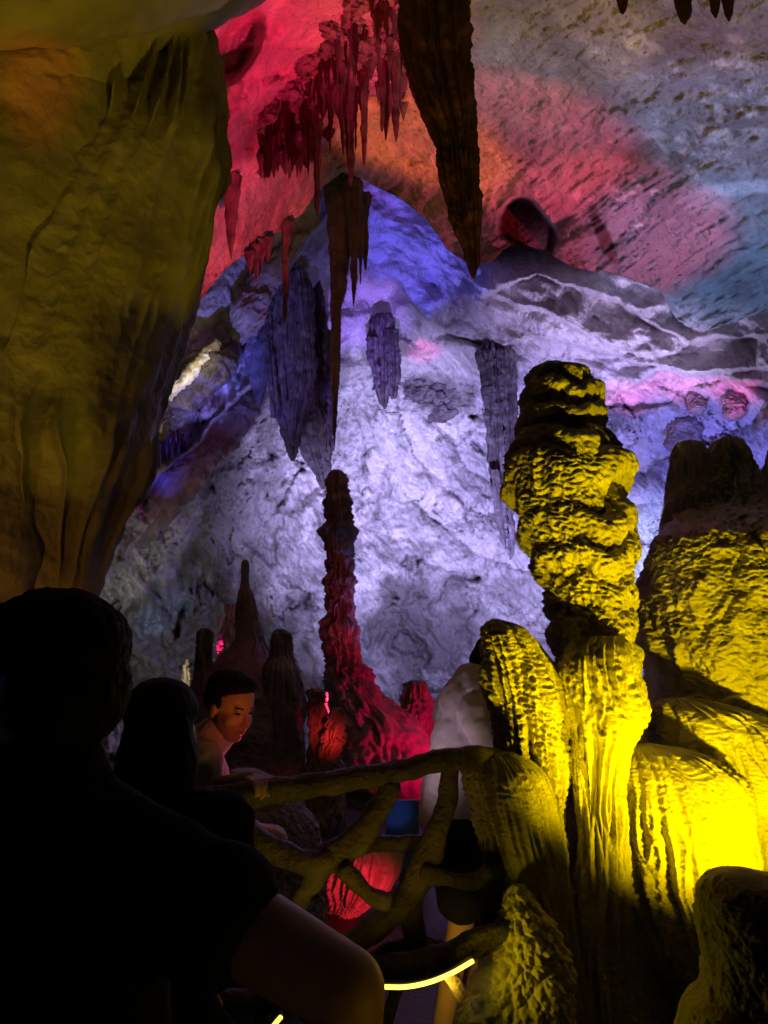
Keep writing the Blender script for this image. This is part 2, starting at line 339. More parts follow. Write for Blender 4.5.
tone = 0.20 + 1.15 * ridge(aniso(P0, dg, 1.4, 4.0) + warp * 3.5, 5, 0.75) * .8 + 1.3 * fbm(P0 * 0.8 + warp + 31, 5, .6) + 0.9 * fbm(P0 * 7 + warp * 6, 4, .75) + .5 * (fbm(aniso(P0, dg, 3, 14) + warp * 6, 3))
tone = tone - .5 * ck + ms * .9 * (fr - .4) + ml * (.55 * sl - .2)
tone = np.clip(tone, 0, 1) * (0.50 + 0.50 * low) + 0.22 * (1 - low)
def blotch(cx, cy, rx, ry, s=1.0, ang=0):
    c, q = math.cos(ang), math.sin(ang); dx = PX - cx; dy = PY - cy
    d = np.sqrt(((dx * c + dy * q) / rx) ** 2 + ((-dx * q + dy * c) / ry) ** 2) + 0.9 * fbm(P0 * 1.2 + cx, 4)
    return s * (1 - smooth(0.6, 1.15, d))
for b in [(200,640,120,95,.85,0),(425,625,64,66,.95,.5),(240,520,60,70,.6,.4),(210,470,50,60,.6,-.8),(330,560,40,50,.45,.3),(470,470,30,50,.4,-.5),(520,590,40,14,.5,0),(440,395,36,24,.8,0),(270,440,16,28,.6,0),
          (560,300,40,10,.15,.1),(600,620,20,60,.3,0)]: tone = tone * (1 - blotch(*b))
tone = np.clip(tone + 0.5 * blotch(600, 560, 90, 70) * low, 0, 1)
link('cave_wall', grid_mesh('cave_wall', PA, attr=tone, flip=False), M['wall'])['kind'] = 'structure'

def wallY(x, y): return float(PA[np.abs(ysA - y).argmin(), np.abs(xsA - x).argmin(), 1])
xs = np.concatenate([np.arange(-480, 150, 8), np.arange(150, 790, 1.7), np.arange(790, 1250, 9)])
be = np.array(B_EDGE, float)
edge = np.interp(xs, be[:, 0], be[:, 1]); edge = edge + 5 * fbm(np.stack([xs / 22, xs * 0 + .5, xs * 0], -1), 4) * (xs > 150)
nb = 300; tt = np.linspace(0, 1, nb) ** 0.8
PYb = edge[None] + (-420 - edge[None]) * (1 - tt[:, None]) ** 1.25; PXb = np.broadcast_to(xs, PYb.shape)
RB = rbf(B_CTRL, PXb, PYb, 90); Q0 = atr(PXb, PYb, RB)
wq = np.stack([fbm(Q0 * 0.6 + 3, 3), fbm(Q0 * 0.6 + 9, 3), fbm(Q0 * 0.6 + 17, 3)], -1)
sd = atr(700, 70, 8.5) - atr(560, 190, 10)
mk = smooth(470, 560, PXb)
stri = ridge(aniso(Q0, sd, 1.2, 8.5) + wq * .8, 4, .7) * 0.13 + ridge(aniso(Q0, sd, 0.35, 2.2) + wq, 2) * 0.13
RB = RB - stri * (0.35 + 0.65 * mk) - fbm(Q0 * 0.8 + wq, 4) * 0.35 - (1 - mk) * (ridge(Q0 * 1.2 + wq * 1.5, 5, .6) * 0.12 + ridge(aniso(Q0, sd, 1.0, 5) + wq, 4, .7) * .10)
def bl(cx, cy, rx, ry, n=0.5, ang=0):
    c, q = math.cos(ang), math.sin(ang); dx = PXb - cx; dy = PYb - cy
    return 1 - smooth(0.55, 1.1, np.sqrt(((dx * c + dy * q) / rx) ** 2 + ((-dx * q + dy * c) / ry) ** 2) + n * fbm(Q0 * 1.5 + cx, 3))
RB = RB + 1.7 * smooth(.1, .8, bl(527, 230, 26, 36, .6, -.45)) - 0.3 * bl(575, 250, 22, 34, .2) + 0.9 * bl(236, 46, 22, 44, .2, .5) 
RB = RB - 0.5 * bl(520, 262, 40, 12, .3)
PB = atr(PXb, PYb, RB)
# the lip: the sheet turns up and back behind its edge and joins the dome
last = RB[-1]; back = []
for k, s in enumerate(np.linspace(0.06, 1, 26)):
    back.append(atr(xs, PYb[-1] - 5 * math.sin(min(1, s * 3) * 1.57) - 9 * s * s, last + 0.12 * math.sin(s * 12) * (1 - s) + 4.5 * s))
PBf = np.concatenate([PB, np.array(back)])
def ceilY(x, y):
    i = np.abs(xs_b - x).argmin(); return float(PB[np.abs(PYb[:, i] - y).argmin(), i, 1])
xs_b = xs
tn = 0.12 + 0.6 * fbm(Q0 * 1.1 + wq * 2, 5, .6) + .5 * fbm(aniso(Q0, sd, 2, 12) + wq, 4, .7) + 1.0 * bl(735, 110, 50, 62, 1.2) * smooth(-.1, .3, fbm(Q0 * 5, 4)) \
   + 0.9 * bl(690, 150, 60, 26, 1.0) * smooth(-.05, .25, fbm(Q0 * 6 + 3, 4)) + .9 * bl(620, 205, 60, 30, 1.2) * smooth(.12, .3, fbm(Q0 * 5 + 9, 4)) \
   + 0.9 * bl(740, 188, 40, 10, .8) + .7 * bl(640, 40, 60, 50, 1.0) * smooth(.15, .35, fbm(Q0 * 4 + 7, 4))
tn = np.clip(tn, 0, 1); tn = np.concatenate([tn, np.repeat(tn[-1:], 26, 0)])
shade_rust = np.clip(smooth(.15, .6, bl(527, 232, 26, 38, .6, -.45)) + .8 * bl(604, 238, 7, 38, .5, -.42), 0, 1); shade_rust = np.concatenate([shade_rust, np.repeat(shade_rust[-1:], 26, 0)])
cm = grid_mesh('cave_ceiling', PBf, attr=tn); at_ = cm.attributes.new('shade_rust', 'FLOAT', 'POINT'); at_.data.foreach_set('value', shade_rust.astype(np.float32).ravel())
nt = M['ceil'].node_tree; pb = nt.nodes['Principled BSDF']; src = pb.inputs['Base Color'].links[0].from_socket   # hollow's shade painted in as dark red; the streak is iron-red stained rock
an = nt.nodes.new('ShaderNodeAttribute'); an.attribute_name = 'shade_rust'; mxr = nt.nodes.new('ShaderNodeMix'); mxr.data_type = 'RGBA'
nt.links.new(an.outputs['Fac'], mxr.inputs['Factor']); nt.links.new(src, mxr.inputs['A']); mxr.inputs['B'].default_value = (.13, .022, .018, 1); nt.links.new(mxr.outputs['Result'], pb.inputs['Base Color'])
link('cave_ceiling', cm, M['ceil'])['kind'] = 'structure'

# floor: one sheet of rock with a level path under the visitors
gx = np.linspace(-14, 16, 260); gy = np.linspace(-4, 26, 260); GX, GY = np.meshgrid(gx, gy)
G0 = np.stack([GX, GY, GX * 0], -1)
rise = smooth(3.6, 6, GY); GZ = rise * (0.35 * fbm(G0 * 0.6, 4) + 0.12 * ridge(G0 * 1.6, 3)) + 0.01 * fbm(G0 * 4, 2) - smooth(10, 18, GY) * 0.8
link('ground', grid_mesh('ground', np.stack([GX, GY, GZ], -1)), M['ground'])['kind'] = 'structure'

# ------------------------------------------------------------------ flowstone relief
def flow_disp(k=26, a_f=0.018, tier=0.16, a_t=0.03, micro=0.010, seed=0.0, lump=0.03, tw=0.0):
    """tier: spacing in metres or a sorted list of shelf heights"""
    def f(P, th):
        S = P + seed; n1 = fbm(S * 3.5, 3); n2 = fbm(S * 9, 3)
        u = np.stack([np.cos(th) * k / 6.0, np.sin(th) * k / 6.0, P[..., 2] * 1.0 + seed], -1)
        fl = 1 - np.abs(pn(u + n1[..., None] * 0.7)) * 2.6
        jit = n1 * .35 + 0.22 * fl + .8 * pn(np.stack([np.cos(th) * 1.3, np.sin(th) * 1.3, P[..., 2] * 0.7 + seed], -1))
        if isinstance(tier, list): z = np.interp(P[..., 2], tier, np.arange(len(tier))) + jit * .72 + .35 * pn(P * 4.5 + 3)
        else: z = P[..., 2] / tier + jit * 1.6
        t = z - np.floor(z)
        t = np.sin(np.pi * t ** 1.5) ** .8
        sc = (S + .03 * n2[..., None]) * np.array([26, 26, 62.0]); m = 1 - np.abs(pn(sc @ _q)) * 2.2
        m2 = 1 - np.abs(pn((S * np.array([55, 55, 120.0])) @ _q)) * 2
        am = 0.5 + 0.9 * smooth(-.25, .3, fbm(S * 2.2 + 5, 2))
        return a_f * (fl - .2) * am + a_t * (t - 0.6) * (0.6 + .8 * smooth(-.3, .3, pn(S * 3 + 8))) + micro * (m + 0.5 * m2 - .4) * am + lump * fbm(S * 2.6 + 2, 3) + tw * (fbm(S * np.array([7, 7, 9.0]) + 4, 3) + .5 * ridge(S * np.array([10, 10, 16.0]), 2))
    return f
def rock_disp(a=0.1, f=1.5, micro=0.015, seed=0.0, flute=0.0, k=20, seam=False):
    def g(P, th):
        S = P + seed; r = a * fbm(S * f, 4) + a * 0.4 * ridge(S * f * 2, 4) + micro * ridge(S * f * 9, 3)
        if flute:
            u = np.stack([np.cos(th) * k / 6.0, np.sin(th) * k / 6.0, P[..., 2] * 0.35 + seed], -1)
            v = pn(u + 0.35 * fbm(S * f, 3)[..., None])
            r = r + flute * (1 if not seam else smooth(1.75, 3.2, P[..., 2])) * ((1 - np.abs(v) * 2.8) if not seam else (.55 * (.5 - np.abs(v)) + .8 * np.exp(-(v / .06) ** 2) * smooth(-.2, .2, pn(S * .9 + 3))))
        return r
    return g
def thing_mesh(name, grids, m, label, cat, group=None):
    o = link(name, multi_mesh(name, [(g, True) for g in grids]), m); recentre(o); tag(o, label, cat, group); return o

def parted(name, parts, m, label, cat):
    allp = np.concatenate([g.reshape(-1, 3) for _, gs in parts for g in gs]); c = np.array([allp[:, 0].mean(), allp[:, 1].mean(), allp[:, 2].min()])
    e = empty(name, tuple(c)); tag(e, label, cat)
    for pn_, gs in parts: link(pn_, multi_mesh(pn_, [(g - c, True) for g in gs]), m, e)
    return e
# --- tall yellow-lit stalagmite (tower + left knob + skirts)
YT = 2.95
tower = loft([(363,545,556),(366,535,568),(371,530,582),(379,526,594),(390,523,603),(410,518,604),(430,514,605),(441,512,610),(452,508,622),(470,505,630),
 (490,505,627),(500,508,624),(515,516,632),(540,523,637),(560,530,636),(580,541,634),(600,549,634),(630,551,636),(660,554,640),(690,557,644),
 (720,562,643),(750,570,638),(800,572,632),(900,572,640),(1000,565,660),(1150,540,690)], YT, 620, 420,
 flow_disp(18, .008, sorted(float(at(575, y, YT)[2]) for y in (330,364,384,410,436,462,506,548,584,614,648,690,740,800,870,960,1080,1200)), .037, .012, 1.3, .014, .015))
knob = loft([(619,490,500),(623,484,512),(632,481,528),(645,482,540),(665,486,552),(690,488,560),(720,492,562),(750,497,565),(790,510,566),
 (850,522,570),(950,540,590),(1150,560,620)], YT - 0.14, 420, 320, flow_disp(24, .020, .3, .022, .011, 4.1, .035))
mid = loft([(636,585,618),(648,572,626),(662,564,632),(680,561,637),(705,561,639),(735,568,634),(755,572,629),(790,574,626),(850,574,630),(940,570,636),(1100,560,650)], YT - 0.16, 240, 260,
 flow_disp(20, .022, .3, .022, .007, 7.7, .03))
skirt = loft([(752,480,512),(760,472,530),(775,468,546),(800,473,556),(850,486,566),(900,506,572),(950,524,578),(1024,544,590),(1150,560,610)],
 YT - 0.25, 360, 320, flow_disp(24, .030, .8, .008, .005, 9.9, .025))
core = loft([(700,560,640),(800,560,650),(900,570,665),(1024,570,690),(1160,560,720)], YT + 0.12, 150, 160, flow_disp(14, .03, .8, .01, .005, 3.1, .03))
parted('stalagmite', [('tower', [tower, core]), ('side_knob', [knob]), ('middle_bulge', [mid]), ('fluted_skirt', [skirt])], M['flow'],
 'tall knobbly flowstone stalagmite lit yellow, rising beside the end of the branch railing', 'stalagmite')
# --- right yellow bulk
YR = 3.55
bulkA = loft([(437,723,733),(440,717,740),(445,712,745),(452,708,750),(462,706,754),(476,702,760),(492,690,770),(530,664,800),(560,650,830),(600,643,860),(650,641,880),
 (690,643,880),(720,652,880),(760,660,890),(850,660,900),(1000,670,920),(1160,680,940)], YR, 620, 520, flow_disp(18, .008, .34, .035, .014, 12.3, .05, .02), ratio=.8, dY=[(400,.6),(505,.5),(545,.05),(1200,.0)])
bulkB = loft([(441,684,694),(446,677,702),(458,672,708),(480,669,715),(505,666,722),(540,662,726),(580,660,730)], YR + .5, 160, 200, flow_disp(18, .01, .2, .02, .005, 14, .02))
spire = loft([(450,768,774),(470,764,784),(500,758,800),(560,750,830)], YR + .4, 120, 160, flow_disp(18, .01, .2, .02, .005, 15, .02))
bulkC = loft([(698,668,690),(704,655,720),(715,645,760),(735,640,790),(770,650,800),(830,665,810)], YR - .35, 240, 360, flow_disp(20, .014, .35, .035, .010, 17, .04, .01), ratio=.8)
mound = loft([(744,625,655),(750,608,690),(760,597,715),(778,588,735),(800,583,745),(830,584,752),(860,590,757),(900,606,760),(950,638,762),
 (1000,676,764),(1040,704,766),(1120,735,766)], YR - .62, 460, 560, flow_disp(30, .030, .9, .012, .009, 21, .045), ratio=.9)
bulkD = loft([(760,700,800),(790,690,830),(860,690,850),(950,695,860),(1100,700,870)], YR - .38, 260, 360, flow_disp(26, .02, .5, .018, .008, 23, .04), ratio=.6)
parted('flowstone_mound', [('main_peak', [bulkA]), ('side_peak', [bulkB]), ('spire', [spire]), ('shoulder', [bulkC, bulkD]), ('fluted_dome', [mound])], M['flow'],
 'massive twin topped flowstone mound glowing yellow at the right, fluted below', 'flowstone')
# --- popcorn knob at the foot of the tall stalagmite
def pop(P, th):
    S = P * 34 + .5 * np.stack([pn(P * 14), pn(P * 14 + 5), pn(P * 14 + 9)], -1); return 0.026 * (0.75 - worley(S)) + 0.008 * (0.7 - worley(S * 2.3 + 4)) + .05 * fbm(P * 5, 3)
thing_mesh('popcorn_rock', [loft([(885,512,524),(895,505,535),(920,496,556),(950,488,566),(990,474,572),(1024,462,576),(1120,440,590)], YT - .42, 330, 420, pop)],
 M['popcorn'], 'rock crusted with yellow-lit calcite popcorn under the tall stalagmite', 'rock')
# --- dark boulder that hides the yellow floodlight
thing_mesh('boulder', [loft([(868,736,748),(873,716,764),(882,706,800),(900,700,830),(930,698,850),(960,706,850),(990,706,850),(1010,690,850),(1100,670,880)], 2.0, 240, 300,
 rock_disp(.03, 5, .006, 31))], M['near'], 'dark boulder in the bottom right corner in front of the glowing mound', 'rock')

# --- left near rock masses
pillar = loft([(-260,60,200),(-60,70,196),(20,80,196),(50,84,207),(75,80,213),(110,66,215),(160,40,214),(220,0,206),(300,-30,190),(400,-60,164),(480,-70,142),
 (540,-60,122),(575,-40,112),(596,-30,104),(608,0,96),(615,30,84)], 4.9, 560, 640, rock_disp(.10, .9, .010, 5.5, .13, 24, True), ratio=.8)
panel = loft([(-320,-420,120),(0,-420,130),(120,-420,118),(200,-420,90),(300,-420,70),(420,-420,60),(520,-420,50),(600,-400,30),(640,-340,-20)], 4.55, 300, 520,
 rock_disp(.12, .9, .008, 8.5, .03, 20, True), ratio=.35)
thing_mesh('rock_column', [pillar, panel], M['near'], 'huge olive-lit fluted rock column hanging down at the left', 'rock formation')
def rough_tube(*a):
    g = tube(*a); return g - np.array([0, 1.0, 0]) * (.05 * ridge(g * 3, 5, .6) + .05 * ridge(aniso(g, (1, .1, .25), .5, 2.5), 3))[..., None]
Lg = rough_tube([at(-260, 25, 4.0), at(-60, 0, 4.0), at(60, -15, 4.0), at(150, -30, 4.05), at(215, -60, 4.3), at(300, -140, 4.8)],
          [.38, .33, .33, .30, .32, .5], 200, .012, .09, 1.7)
Lg2 = rough_tube([at(-300, 150, 4.6), at(-60, 110, 4.5), at(60, 70, 4.5), at(150, 20, 4.6), at(230, -20, 4.7), at(330, -120, 5.2)],
          [.5, .45, .34, .24, .22, .45], 200, .012, .07, 1.7)
thing_mesh('rock_ledge', [Lg, Lg2], M['near'], 'olive rock ledge curving across the top left corner above the fluted column', 'rock formation')

# ------------------------------------------------------------------ stalactites
def hY(x, y): return wallY(x, y) - .25
def tite(rows, Y, label, m='tite', group=None, nz=None, nth=72, a=.03, f=3, flute=.02, ratio=1.0, cat='stalactite', name='stalactite', extra=(), dY=None):
    sc = Y / F_; h = (rows[-1][0] - rows[0][0]) * sc; nz = nz or int(min(420, max(24, h / (sc * 1.6))))
    wmax = max(r[2] - r[1] for r in rows) * sc
    d = rock_disp(min(a * 1.1, wmax * .18), f * 1.1, min(.007, wmax * .03), random.random() * 40, min(flute * 1.3, wmax * .2), 22)
    g = [loft(rows, Y, nz, nth, d, ratio, dY=dY)] + [loft(r, y, nz, nth, d, rt, dY=None) for r, y, rt in extra]
    return thing_mesh(name, g, M[m], label, cat, group)
tite([(-60,385,470),(0,400,468),(50,403,471),(90,415,472),(120,428,474),(150,437,475),(180,442,477),(210,450,478),(235,459,479),(260,467,479),(272,470,476),(279,473,475)],
     ceilY(430, -60) + .1, 'biggest stalactite, dark and tapering, hanging at the top centre', 'titedark', a=.05, flute=.03, nth=200)
# violet cluster under the apex
V = 'violet lit stalactites under the blue apex'
tite([(180,322,360),(200,326,356),(230,328,352),(270,330,348),(300,331,344),(308,331,341),(350,331,340),(400,332,338),(430,333,336),(446,334,335)], 10.6,
     'longest violet-grey stalactite, a thick shaft narrowing to a rusty needle', group=V, a=.03, nth=90)
tite([(185,340,364),(210,346,360),(250,350,358),(290,352,356),(306,353,354)], 10.4, 'pointed violet stalactite just right of the longest needle', group=V)
tite([(195,352,366),(225,357,364),(260,359,362),(284,360,361)], 10.5, 'shorter violet stalactite between two others beneath the blue apex', group=V)
tite([(195,358,372),(225,362,368),(262,364,367),(270,365,366)], 10.6, 'rightmost short violet stalactite beneath the blue apex', group=V)
tite([(222,280,296),(240,283,290),(280,283,288),(310,283,287),(322,284,285)], ceilY(287, 226) - .1, 'thin rusty red stalactite above the grey drapery', 'tite', nth=40)
# draperies: several blades grown together
def drape(label, pieces, xr_, yt, ratio=.5, m='tite'):
    Y = wallY(xr_, yt) - .25
    tite(pieces[0], Y, label, m, ratio=ratio, cat='drapery', name='stone_drapery', nth=130, flute=.05, a=.07, extra=[(p, Y - .09 * (k + 1), ratio) for k, p in enumerate(pieces[1:])])
drape('broad grey stone drapery shaped like a blade, left of the needle stalactite',
  [[(262,272,292),(285,268,300),(300,266,302),(330,264,298),(360,266,298),(400,272,300),(430,281,301),(450,288,298),(461,291,294)],
   [(272,288,306),(290,287,312),(340,290,314),(375,291,316),(400,289,311),(420,287,306),(437,289,299),(446,292,295)],
   [(300,262,272),(330,264,271),(370,267,275),(405,271,278),(418,274,276)]], 290, 290, .45)
drape('folded dark grey stone drapery ending above the tall dark stalagmite',
  [[(280,302,318),(300,300,324),(330,306,328),(370,312,334),(395,316,333),(410,320,330),(418,323,326)],
   [(360,304,322),(385,299,330),(410,298,331),(432,302,326),(446,308,318)],
   [(405,300,322),(425,298,331),(450,302,331),(470,312,330),(480,318,328),(489,322,326)],
   [(330,320,330),(380,326,336),(410,328,336),(436,331,333)]], 311, 305, .5)
drape('small fluted grey drapery under a rounded knob right of the needle stalactite',
  [[(314,376,390),(322,371,394),(334,370,392),(360,373,391),(385,376,389),(400,380,388),(409,384,386)],
   [(330,385,397),(345,386,399),(375,388,400),(392,390,396),(399,392,394)],
   [(338,367,376),(355,369,377),(378,373,379),(390,375,377)]], 382, 306, .6)
drape('long grey stalactite hanging left of the yellow stalagmite top',
  [[(340,484,500),(360,480,504),(400,485,505),(450,489,507),(500,495,511),(530,502,514),(552,508,513),(560,510,511)],
   [(352,476,492),(380,483,494),(410,486,495),(425,488,491)],
   [(350,498,512),(380,500,515),(420,504,516),(445,507,513),(462,509,511)],
   [(470,491,499),(510,497,505),(536,503,507),(546,505,506)]], 491, 358, .6)
tite([(330,244,270),(350,243,272),(380,250,268),(400,256,262),(408,258,260)], hY(257, 335), 'small slanting grey stalactite left of the blade drapery', ratio=.6)
for x_, y_ in ((176, 394), (184, 386), (193, 378), (205, 362), (213, 350)):
    lamp('floodlight', tuple(at(x_, y_ + 4, wallY(x_, y_) - .95)), (1, .88, .42), 1.6, None, radius=.03)
def slab(pts, Y, rad, label, fl=.35, m='tite'):
    g = tube([at(x, y, wallY(x, y) - .12) for x, y in pts], rad, 150, .015, .13, 4.5, fl)
    g = g + np.array([0, -1.0, 0]) * (.10 * ridge(aniso(g, at(262, 300, 12) - at(128, 470, 12), .6, 5), 4, .6))[..., None]
    return thing_mesh('rock_slab', [g], M[m], label, 'rock slab')
slab([(128,470),(152,425),(178,398),(205,372),(232,345),(250,322),(262,300)], 12.2, [.08,.26,.34,.30,.28,.2,.08], 'dark slanting rock slab below the bright lit crevice', .6)
slab([(140,545),(175,487),(205,448),(240,415),(262,392)], 12.8, [.1,.3,.36,.28,.1], 'brown slanting rock slab under the blue-lit strip', .5, 'mite')
slab([(222,395-30),(232,345),(246,318),(262,290),(285,258),(305,235)], 11.6, [.05,.2,.24,.2,.14,.08], 'ragged mauve rock slab right of the bright lit crevice', .6, 'mite')
# lit crevice filling (pale flowstone)
thing_mesh('flowstone_crust', [tube([at(x, y, wallY(x, y) - .62) for x, y in ((168,398),(184,380),(200,362),(217,343))], [.03,.07,.06,.05], 60, .01, .07, 9)], M['pale'],
           'cream flowstone crust shining in the crevice beside the left column', 'flowstone')
for nth_, (x, y0, y1) in enumerate([(155,448,480),(160,440,470),(167,436,476),(172,430,462),(179,432,458),(150,458,492)]):
    tite([(y0-6, x-3, x+3), (y0+8, x-1.6, x+1.6), (y1, x-.3, x+.3)], wallY(x, y0) - .2, ['second','third','fourth','fifth','rightmost','leftmost and longest'][nth_] + ' tiny blue-lit stalactite in the row beside the left column', group='tiny blue stalactites', nth=14, a=.01)
# red cluster
RG = 'red lit stalactites in the dense cluster left of the biggest stalactite'
spec = [(317,130,216,4,'thin red stalactite with its tip beside the blue apex'),(351,95,186,6,'long red stalactite overlapping the blue apex'),
        (364,80,167,4,'slim red stalactite right of the one overlapping the apex'),(396,60,142,5,'dark red stalactite close to the biggest stalactite'),
        (382,70,132,4,'short dark red stalactite second from the biggest one'),(231,190,260,7,'lone mauve stalactite on the pink ceiling beside the left column')]
for x, y0, y1, hw, lb in spec:
    tite([(y0-14, x-hw*1.6, x+hw*1.6), (y0+10, x-hw, x+hw), ((y0+y1)/2, x-hw*.6, x+hw*.6), (y1-8, x-1.3, x+1.3), (y1, x-.4, x+.4)], ceilY(x, y0 - 8) - .05, lb, 'tite', RG if x > 240 else None, nth=40)
for k in range(150):
    x = random.uniform(256, 405); top = max(4, 150 - (x - 250) * 1.25); y0 = random.uniform(top, top + 70 + (x - 250) * .25); ln = random.choice([8, 12, 16, 22, 28, 38, 56]); hw = random.uniform(1.6, 4.2)
    if y0 + ln > 178: ln = 178 - y0
    if ln < 8: continue
    d = ceilY(x, y0 - 4) - random.uniform(0, .25)
    tite([(y0-5, x-hw*1.8, x+hw*1.8), (y0+3, x-hw, x+hw), (y0+ln*.6, x-hw*.5, x+hw*.5), (y0+ln, x-.3, x+.3)], d, 'small red-lit stalactite in the bristling cluster at the top', random.choice(['tite', 'titedark']), RG, nth=18, a=.012)
# crust those grow from: a knobbly coral-like mass
cr_rows = []
for k in range(130):
    x = random.uniform(262, 412); top = max(-25, 128 - (x - 250) * 1.25); y = random.uniform(top, top + 58 + (x - 262) * .22); s = random.uniform(4, 11)
    P = loft([(y - s, x - s*.5, x + s*.5), (y - s*.6, x - s, x + s), (y + s*.3, x - s*.9, x + s*.9), (y + s, x - s*.3, x + s*.3)], ceilY(x, y) - .05, 40, 52,
             lambda P, th: .07 * (0.7 - worley(P * 11)) + .05 * (.7 - worley(P * 24)) + .08 * fbm(P * 5, 3))
    cr_rows.append(P)
thing_mesh('coral_crust', cr_rows, M['tite'], 'knobbly red-lit coral crust on the ceiling from which the small stalactites hang', 'rock formation')
# right top stalactite tips
for x, y1, hw, lb in [(623,14,5,'leftmost small tip of the four hanging at the top right'),(685,24,10,'largest dark tip of the four hanging at the top right'),
                      (716,18,5,'thin dark tip right of the largest at the top right'),(729,21,6,'rightmost dark tip at the top edge')]:
    tite([(-60, x-hw*2, x+hw*1.2), (-20, x-hw*1.5, x+hw), (y1*.4, x-hw*.7, x+hw*.6), (y1, x-.6, x+.6)], ceilY(x, -40), lb, 'titedark', 'dark tips at the top right', nth=36)
# left-over small hangings over the blue strip
for x, y0, y1, wd_ in [(256,250,282,'longest'),(262,246,270,'second from right'),(250,258,275,'leftmost'),(268,244,262,'rightmost')]:
    tite([(y0-5, x-6, x+6), (y0+6, x-3, x+3), (y1, x-.5, x+.5)], ceilY(x, y0) - .1, wd_ + ' small rusty stalactite in the tuft left of the blue apex', group='rusty tuft stalactites', nth=24)
# popcorn patch and boulders on the far wall
thing_mesh('popcorn_rock', [loft([(358,430,446),(368,412,466),(380,402,476),(396,404,474),(410,416,464),(422,430,446)], wallY(440, 392) + .12, 120, 160,
  lambda P, th: .22 * (.7 - worley(P * 5)) + .1 * (.7 - worley(P * 12)), ratio=.5)], M['tite'], 'dark grainy knob of rock on the pale far wall', 'rock')
for x, y, s, lb in [(697,400,9,'small round blue boulder on the ledge above the yellow mound, left one'),(735,402,11,'round blue boulder on the ledge above the yellow mound, right one'),
                    (684,428,16,'jagged grey rock peak behind the twin topped mound')]:
    thing_mesh('boulder', [loft([(y-s, x-s*.3, x+s*.3), (y-s*.6, x-s*.8, x+s*.8), (y, x-s, x+s), (y+s, x-s*1.1, x+s*1.1), (y+s*1.6, x-s*.5, x+s*.5)], wallY(x, y) - .1, 60, 80, rock_disp(.14, 3.5, .04, x))],
               M['mite'], lb, 'boulder')

# ------------------------------------------------------------------ mid-distance stalagmites
def mite(rows, Y, label, m='mite', disp=None, nz=300, nth=200, ratio=1.0, extra=(), name='stalagmite'):
    d = disp or flow_disp(20, .03, .32, .05, .012, random.random() * 30, .05)
    g = [loft(rows, Y, nz, nth, d, ratio)] + [loft(r, y, nz // 2, nth, d) for r, y in extra]
    return thing_mesh(name, g, M[m], label, 'stalagmite')
mite([(470,332,340),(474,329,345),(482,328,347),(496,327,348),(500,325,351),(520,326,352),(527,324,354),(531,321,356),(545,324,353),(575,328,353),(579,324,357),(588,326,355),
      (600,328,356),(617,327,356),(622,321,357),(640,324,359),(662,326,362),(668,324,368),(684,324,374),(700,325,388),(714,325,408),(735,320,426),(800,308,440),(1000,300,450)], 8.0,
     'tall slender banded stalagmite standing dark against the pale wall', disp=flow_disp(20, .02, .42, .05, .03, 2, .03, .06),
     extra=[([(680,412,422),(684,406,428),(700,404,430),(730,398,434),(900,380,450)], 8.2)])
mite([(560,243,248),(564,241,249),(580,241,249),(588,240,250),(592,238,253),(606,236,256),(618,236,259),(640,235,264),(655,222,268),(680,205,285),(710,190,300),(750,176,304),(800,170,306),(1000,160,310)], 6.4,
     'dark broad stalagmite mound with a thin spire behind the smiling man',
     disp=flow_disp(16, .02, .5, .015, .008, 6, .05),
     extra=[([(628,202,206),(632,200,211),(660,198,212),(720,190,225),(800,185,240)], 6.3), ([(629,277,283),(634,273,288),(655,270,292),(668,264,298),(700,260,303),(800,255,306)], 6.2)])
mite([(611,228,232),(618,224,234),(632,221,236),(648,220,237),(680,218,240)], 6.9, 'small pink-lit stalagmite beside the thin spire', 'pale', nz=80, nth=60)
lamp('floodlight', tuple(at(206, 700, 6.9)), (1, 0.02, 0.2), 30, tuple(at(229, 635, 6.9)), 22, .6, .02)
mite([(604,231,233),(610,229,236),(620,229,237),(650,228,238)], 7.4, 'tiny cream stalagmite tip behind the pink one', 'pale', nz=60, nth=40)
mite([(659,186,188),(668,184,189),(680,183,189),(700,180,191),(730,176,194)], 7.2, 'slim cream stalagmite left of the dark mound', 'pale', nz=80, nth=40)
lamp('floodlight', tuple(at(150, 720, 6.6)), (1, 0.85, 0.5), 12, tuple(at(186, 680, 7.2)), 30, .6, .02)
mite([(688,312,318),(692,307,324),(700,308,325),(740,309,328),(762,306,342),(800,304,345),(900,300,345)], 6.0, 'short dark stalagmite with one glowing red flank', nz=200, nth=200,
     disp=flow_disp(18, .02, .12, .03, .012, 8, .02), extra=[([(708,334,340),(716,330,344),(740,322,343),(760,318,338),(800,310,340)], 5.9)])
mite([(838,350,370),(843,338,392),(852,332,400),(868,327,400),(885,326,392),(905,327,372),(925,327,350),(960,320,345),(1000,310,345)], 5.0, 'low fluted flowstone glowing crimson behind the railing', 'flow',
     disp=flow_disp(30, .040, .5, .035, .014, 18, .07), nz=240, nth=320, name='flowstone')
mite([(770,225,260),(790,205,290),(830,200,318),(900,205,326),(1000,200,330),(1150,190,340)], 4.2, 'low dim rock mass behind the smiling man under the rail', disp=rock_disp(.06, 3, .015, 3), name='rock')

